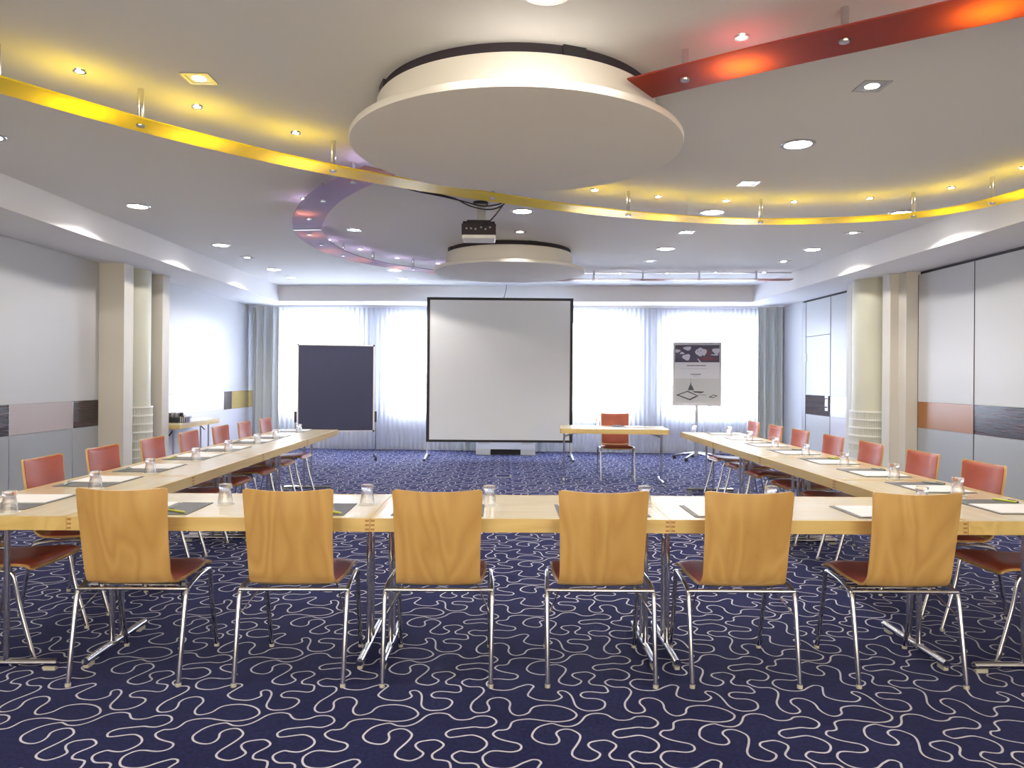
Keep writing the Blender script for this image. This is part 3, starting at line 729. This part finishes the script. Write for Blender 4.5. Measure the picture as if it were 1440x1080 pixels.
def make_chair(label, loc, rz, group):
    t = thing('conference_chair', label, 'chair', loc, rz, group)
    chair_shell().build('shell', M['beech'], t, fix=True)
    pad(.007, s_bend, .006, .012).build('back_pad', M['leather'], t, fix=True)
    pad(s_seat, LEN-.012, .010, .012).build('seat_pad', M['leather'], t, fix=True)
    for sx in (-1, 1):
        rear = spline([(sx*.243,-.19,.012),(sx*.244,-.155,.21),(sx*.245,-.120,.385),(sx*.244,-.09,.412),(sx*.242,-.03,.424),(sx*.238,.04,.431)], 6)
        rl = MB().tube(rear, .0112, 12).build('leg', M['chrome'], t)
        MB().lathe([(.0125, 0), (.0125, .012), (.0120, .016)], sx*.243, -.19, 12).build('glide', M['glide_grey'], rl)
        front = spline([(sx*.238,.04,.431),(sx*.234,.12,.433),(sx*.231,.175,.428),(sx*.229,.205,.405),(sx*.228,.235,.26),(sx*.228,.305,.012)], 6)
        fl = MB().tube(front, .0112, 12).build('leg', M['chrome'], t)
        MB().lathe([(.0125, 0), (.0125, .012), (.0120, .016)], sx*.228, .305, 12).build('glide', M['glide_grey'], fl)
        MB().tube([(sx*.236,-.125,.31),(sx*.16,.02,.425)], .0035, 6).build('brace', M['chrome'], t)
    MB().tube([(-.245,-.118,.415),(.245,-.118,.415)], .0095, 10).build('crossbar', M['chrome'], t)
    MB().tube([(-.235,.14,.432),(.235,.14,.432)], .0095, 10).build('crossbar', M['chrome'], t)
    MB().box(-.16,.16,-.10,.15,.430,.437).build('seat_plate', M['dark'], t)
    return t
NUM = ['first', 'second', 'third', 'fourth', 'fifth', 'sixth', 'seventh', 'eighth']
front_x = [-1.685, -.95, -.288, .455, 1.105, 1.862]
front_lab = ['leftmost of the six wooden chair backs in the foreground', 'second from left of the six wooden chair backs in the foreground',
  'third from left of the six wooden chair backs, beside the left table joint', 'fourth from left of the six wooden chair backs in the foreground',
  'fifth from left of the six wooden chair backs in the foreground', 'rightmost of the six wooden chair backs in the foreground']
front_rz = [.012, .0, .0, -.01, .0, -.01]
SIDE_Y = [3.83, 4.50, 5.16, 5.89, 6.56, 7.29, 7.96, 8.66]
chair = None
def put_chair(loc, rz, label, group):
    global chair
    if chair is None: chair = make_chair(label, loc, rz, group)
    else: copy_thing(chair, loc, rz, label, group)
for x, lb, rz in zip(front_x, front_lab, front_rz): put_chair((x, 3.49, 0), rz, lb, 'chairs along the front tables')
for i, y in enumerate(SIDE_Y):
    put_chair((-2.575, y, 0), -PI/2 + .02*math.sin(i*2.3), 'red padded chair behind left table row, %s from camera' % ('nearest, cut off by frame' if i == 0 else NUM[i]), 'chairs along the left tables')
for i, y in enumerate(SIDE_Y):
    put_chair((2.755, y, 0), PI/2 + .02*math.sin(i*1.7), 'red padded chair behind right table row, %s from camera' % ('nearest, cut off by frame' if i == 0 else NUM[i]), 'chairs along the right tables')
put_chair((1.577, 10.21, 0), PI - .06, 'red padded chair behind the single speaker table, facing the room', 'speaker chair')

# ---------------------------------------------------------------- tables
def make_table(label, loc, rz, group):
    t = thing('conference_table', label, 'table', loc, rz, group)
    l, d = .7, .35
    MB().box(-l+.022, l-.022, -d+.022, d-.022, .700, .7296).build('tabletop', M['top_wood'], t)
    e = MB()
    e.box(-l, l, -d, -d+.022, .667, .73).box(-l, l, d-.022, d, .667, .73).box(-l, -l+.022, -d+.022, d-.022, .667, .73).box(l-.022, l, -d+.022, d-.022, .667, .73)
    for sx in (-1, 1):
        for sy in (-1, 1):
            for z in (.674, .694, .714):
                e.box(sx*(l-.012)-.009, sx*(l-.012)+.009, sy*d-.0012, sy*d+.0012, z, z+.009, 1)
    e.build('edge_frame', [M['edge_wood'], M['joint']], t)
    for sx in (-1, 1):
        lg = MB()
        for y in (-.045, .045): lg.tube([(sx*.646, y, .035), (sx*.646, y, .668)], .0135, 12)
        lg.tube([(sx*.646, -.045, .57), (sx*.646, .045, .57)], .009, 8)
        lo = lg.build('leg', M['chrome'], t)
        MB().tube([(sx*.646, -.285, .034), (sx*.646, .285, .034)], .0175, 14).build('foot', M['chrome'], lo)
        for y in (-.25, .25): MB().box(sx*.646-.011, sx*.646+.011, y-.028, y+.028, 0, .018).build('glide', M['glide_grey'], lo)
        MB().tube([(sx*.646, 0, .60), (sx*.44, 0, .672)], .010, 8).build('brace', M['steel'], t)
        MB().box(sx*.60-.06, sx*.60+.05, -.05, .05, .655, .668).build('fold_bracket', M['joint'], t)
    return t
UC = .086; TL = 1.402
tb = make_table('wooden folding table in the front row, on the left', (UC-TL, 3.78, 0), 0, 'tables of the front row')
copy_thing(tb, (UC, 3.78, 0), 0, 'wooden folding table in the middle of the front row', 'tables of the front row')
copy_thing(tb, (UC+TL, 3.78, 0), 0, 'wooden folding table in the front row, on the right', 'tables of the front row')
for k in range(4):
    copy_thing(tb, (UC-1.5*TL-.352, 3.43+.701+TL*k, 0), PI/2, 'wooden folding table of the left row, %s from the camera' % NUM[k], 'tables of the left row')
for k in range(4):
    copy_thing(tb, (UC+1.5*TL+.352, 3.43+.701+TL*k, 0), PI/2, 'wooden folding table of the right row, %s from the camera' % NUM[k], 'tables of the right row')
copy_thing(tb, (1.467, 9.81, 0), -.085, 'single wooden folding table before the windows with one chair', 'speaker table')

# ---------------------------------------------------------------- place settings
ZT = .7302
fold = pen = gls = None; padp = cst = None
def put_setting(x, y, rz, gx, gy, who, pm, pa, gwho=None):
    """folder at x,y with its pad and pen, glass with coaster at gx,gy"""
    global fold, padp, pen, gls, cst
    R = Matrix.Rotation(rz, 3, 'Z'); at = lambda dx, dy: Vector((x, y, 0)) + R @ Vector((dx, dy, 0))
    if fold is None:
        fold = thing('folder', '', 'folder', (x, y, ZT), rz, 'grey conference folders')
        MB().box(-.22, .22, -.16, .16, 0, .003).build('cover', M['folder'], fold, bevel=.001)
        MB().box(.058, .064, -.16, .16, .003, .0045).build('spine', M['pen_grey'], fold)
        fold['label'] = 'grey folder ' + who
    else: copy_thing(fold, (x, y, ZT), rz, 'grey folder ' + who, 'grey conference folders')
    p = at(-.075, 0)
    if padp is None: padp = tag(MB().box(-.125, .125, -.148, .148, 0, .004).build('notepad', M['paper']), '', 'notepad', 'white notepads')
    o = padp if padp.get('label') == '' else padp.copy()
    if o is not padp: col.objects.link(o)
    o.location = (p.x, p.y, ZT+.0032); o.rotation_euler.z = rz; o['label'] = 'white notepad on the grey folder ' + who
    p = at(.15, -.115)
    key = pm
    q = thing('pen', ('yellow green' if pm == 'pen_green' else 'grey') + ' pen on the grey folder ' + who, 'pen', (p.x, p.y, ZT+.0095), rz+pa, 'pens on the folders')
    MB().tube([(-.06,0,0),(.055,0,0),(.068,0,0)], [.0058,.0058,.002], 8).build('barrel', M[pm], q)
    MB().tube([(-.068,0,0),(-.06,0,0)], .0045, 8).build('push_button', M['pen_dark'], q)
    MB().box(-.055,-.015,-.0015,.0015,.0055,.0085).build('clip', M['pen_dark'], q)
    if gx is not None: put_glass(gx, gy, gwho or who)
def put_glass(gx, gy, who):
    global gls, cst
    if cst is None: cst = tag(MB().lathe([(.046,0),(.046,.0015)],0,0,28).build('coaster', M['coaster']), '', 'coaster', 'paper coasters')
    o = cst if cst.get('label') == '' else cst.copy()
    if o is not cst: col.objects.link(o)
    o.location = (gx, gy, ZT); o['label'] = 'white paper coaster under the glass ' + who
    if gls is None:
        pr = [(.0365,0),(.0355,.02),(.031,.05),(.0275,.068),(.0275,.074),(.0305,.080),(.0318,.098),(.030,.101),(.001,.101)]
        inn = [(.001,.080),(.022,.079),(.0245,.068),(.028,.05),(.033,.02),(.0342,0),(.0365,0)]
        gls = tag(MB().lathe(list(reversed(pr + inn)),0,0,28,cap=False).build('tumbler', M['glass'], fix=True), '', 'glass', 'upturned drinking glasses')
    o = gls if gls.get('label') == '' else gls.copy()
    if o is not gls: col.objects.link(o)
    o.location = (gx, gy, ZT+.0017); o['label'] = 'upturned clear tumbler ' + who
fx = [-1.71, -.97, -.31, .49, 1.14, 1.925]
gfx = [(-1.42,3.79),(-.695,3.80),(-.067,3.79),(.738,3.81),(1.405,3.83),(2.205,3.84)]
pens = ['pen_green','pen_green','pen_grey','pen_grey','pen_green','pen_grey']
for i in range(6):
    put_setting(fx[i], 3.655, 0, gfx[i][0], gfx[i][1], 'on front table row, %s from left' % NUM[i], pens[i], -.55 if i < 2 else .4)
gl = [3.53, 4.27, 4.93, 5.66, 6.32, 7.06, 7.63, 8.50]
for i, g in enumerate(gl):
    put_setting(-2.475, min(g+.29, 8.78), -PI/2, -2.345, g, 'on left table row, %s from camera' % NUM[i], 'pen_grey' if i % 3 else 'pen_green', .3*math.sin(i*2))
gr = [3.50, 4.17, 4.86, 5.58, 6.30, 7.02, 7.75, 8.46]
for i, g in enumerate(gr):
    put_setting(2.63, g+.335, PI/2, 2.625 if i else None, g+.04, 'on right table row, %s from camera' % NUM[i], 'pen_green' if i % 3 == 0 else 'pen_grey', .5+.3*math.sin(i*2), 'on right table row, %s from camera' % NUM[i-1])
put_glass(2.33, 8.93, 'alone at the far end of right table row')
put_setting(1.70, 9.92, PI-.085, 1.28, 9.90, 'on the single speaker table', 'pen_grey', .3)

# ---------------------------------------------------------------- daylight, camera, colour
w = bpy.data.worlds.new('world'); scene.world = w; w.use_nodes = True
bg = w.node_tree.nodes['Background']; bg.inputs[0].default_value = (.77, .86, 1, 1); bg.inputs[1].default_value = 30
cam = bpy.data.cameras.new('camera'); co = bpy.data.objects.new('camera', cam); col.objects.link(co)
cam.sensor_width = 36; cam.lens = 36*1034.7/1440; cam.shift_y = -10/1440
co.matrix_world = Matrix.Translation((0, 0, 1.393)) @ Matrix.Rotation(-.012, 4, 'Z') @ Matrix.Rotation(PI/2, 4, 'X') @ Matrix.Rotation(.0077, 4, 'Z')
scene.camera = co
vs = scene.view_settings
scene.display_settings.display_device = 'sRGB'
vs.view_transform = 'Standard'; vs.look = 'None'; vs.exposure = 0.15; vs.gamma = 1; vs.use_curve_mapping = False
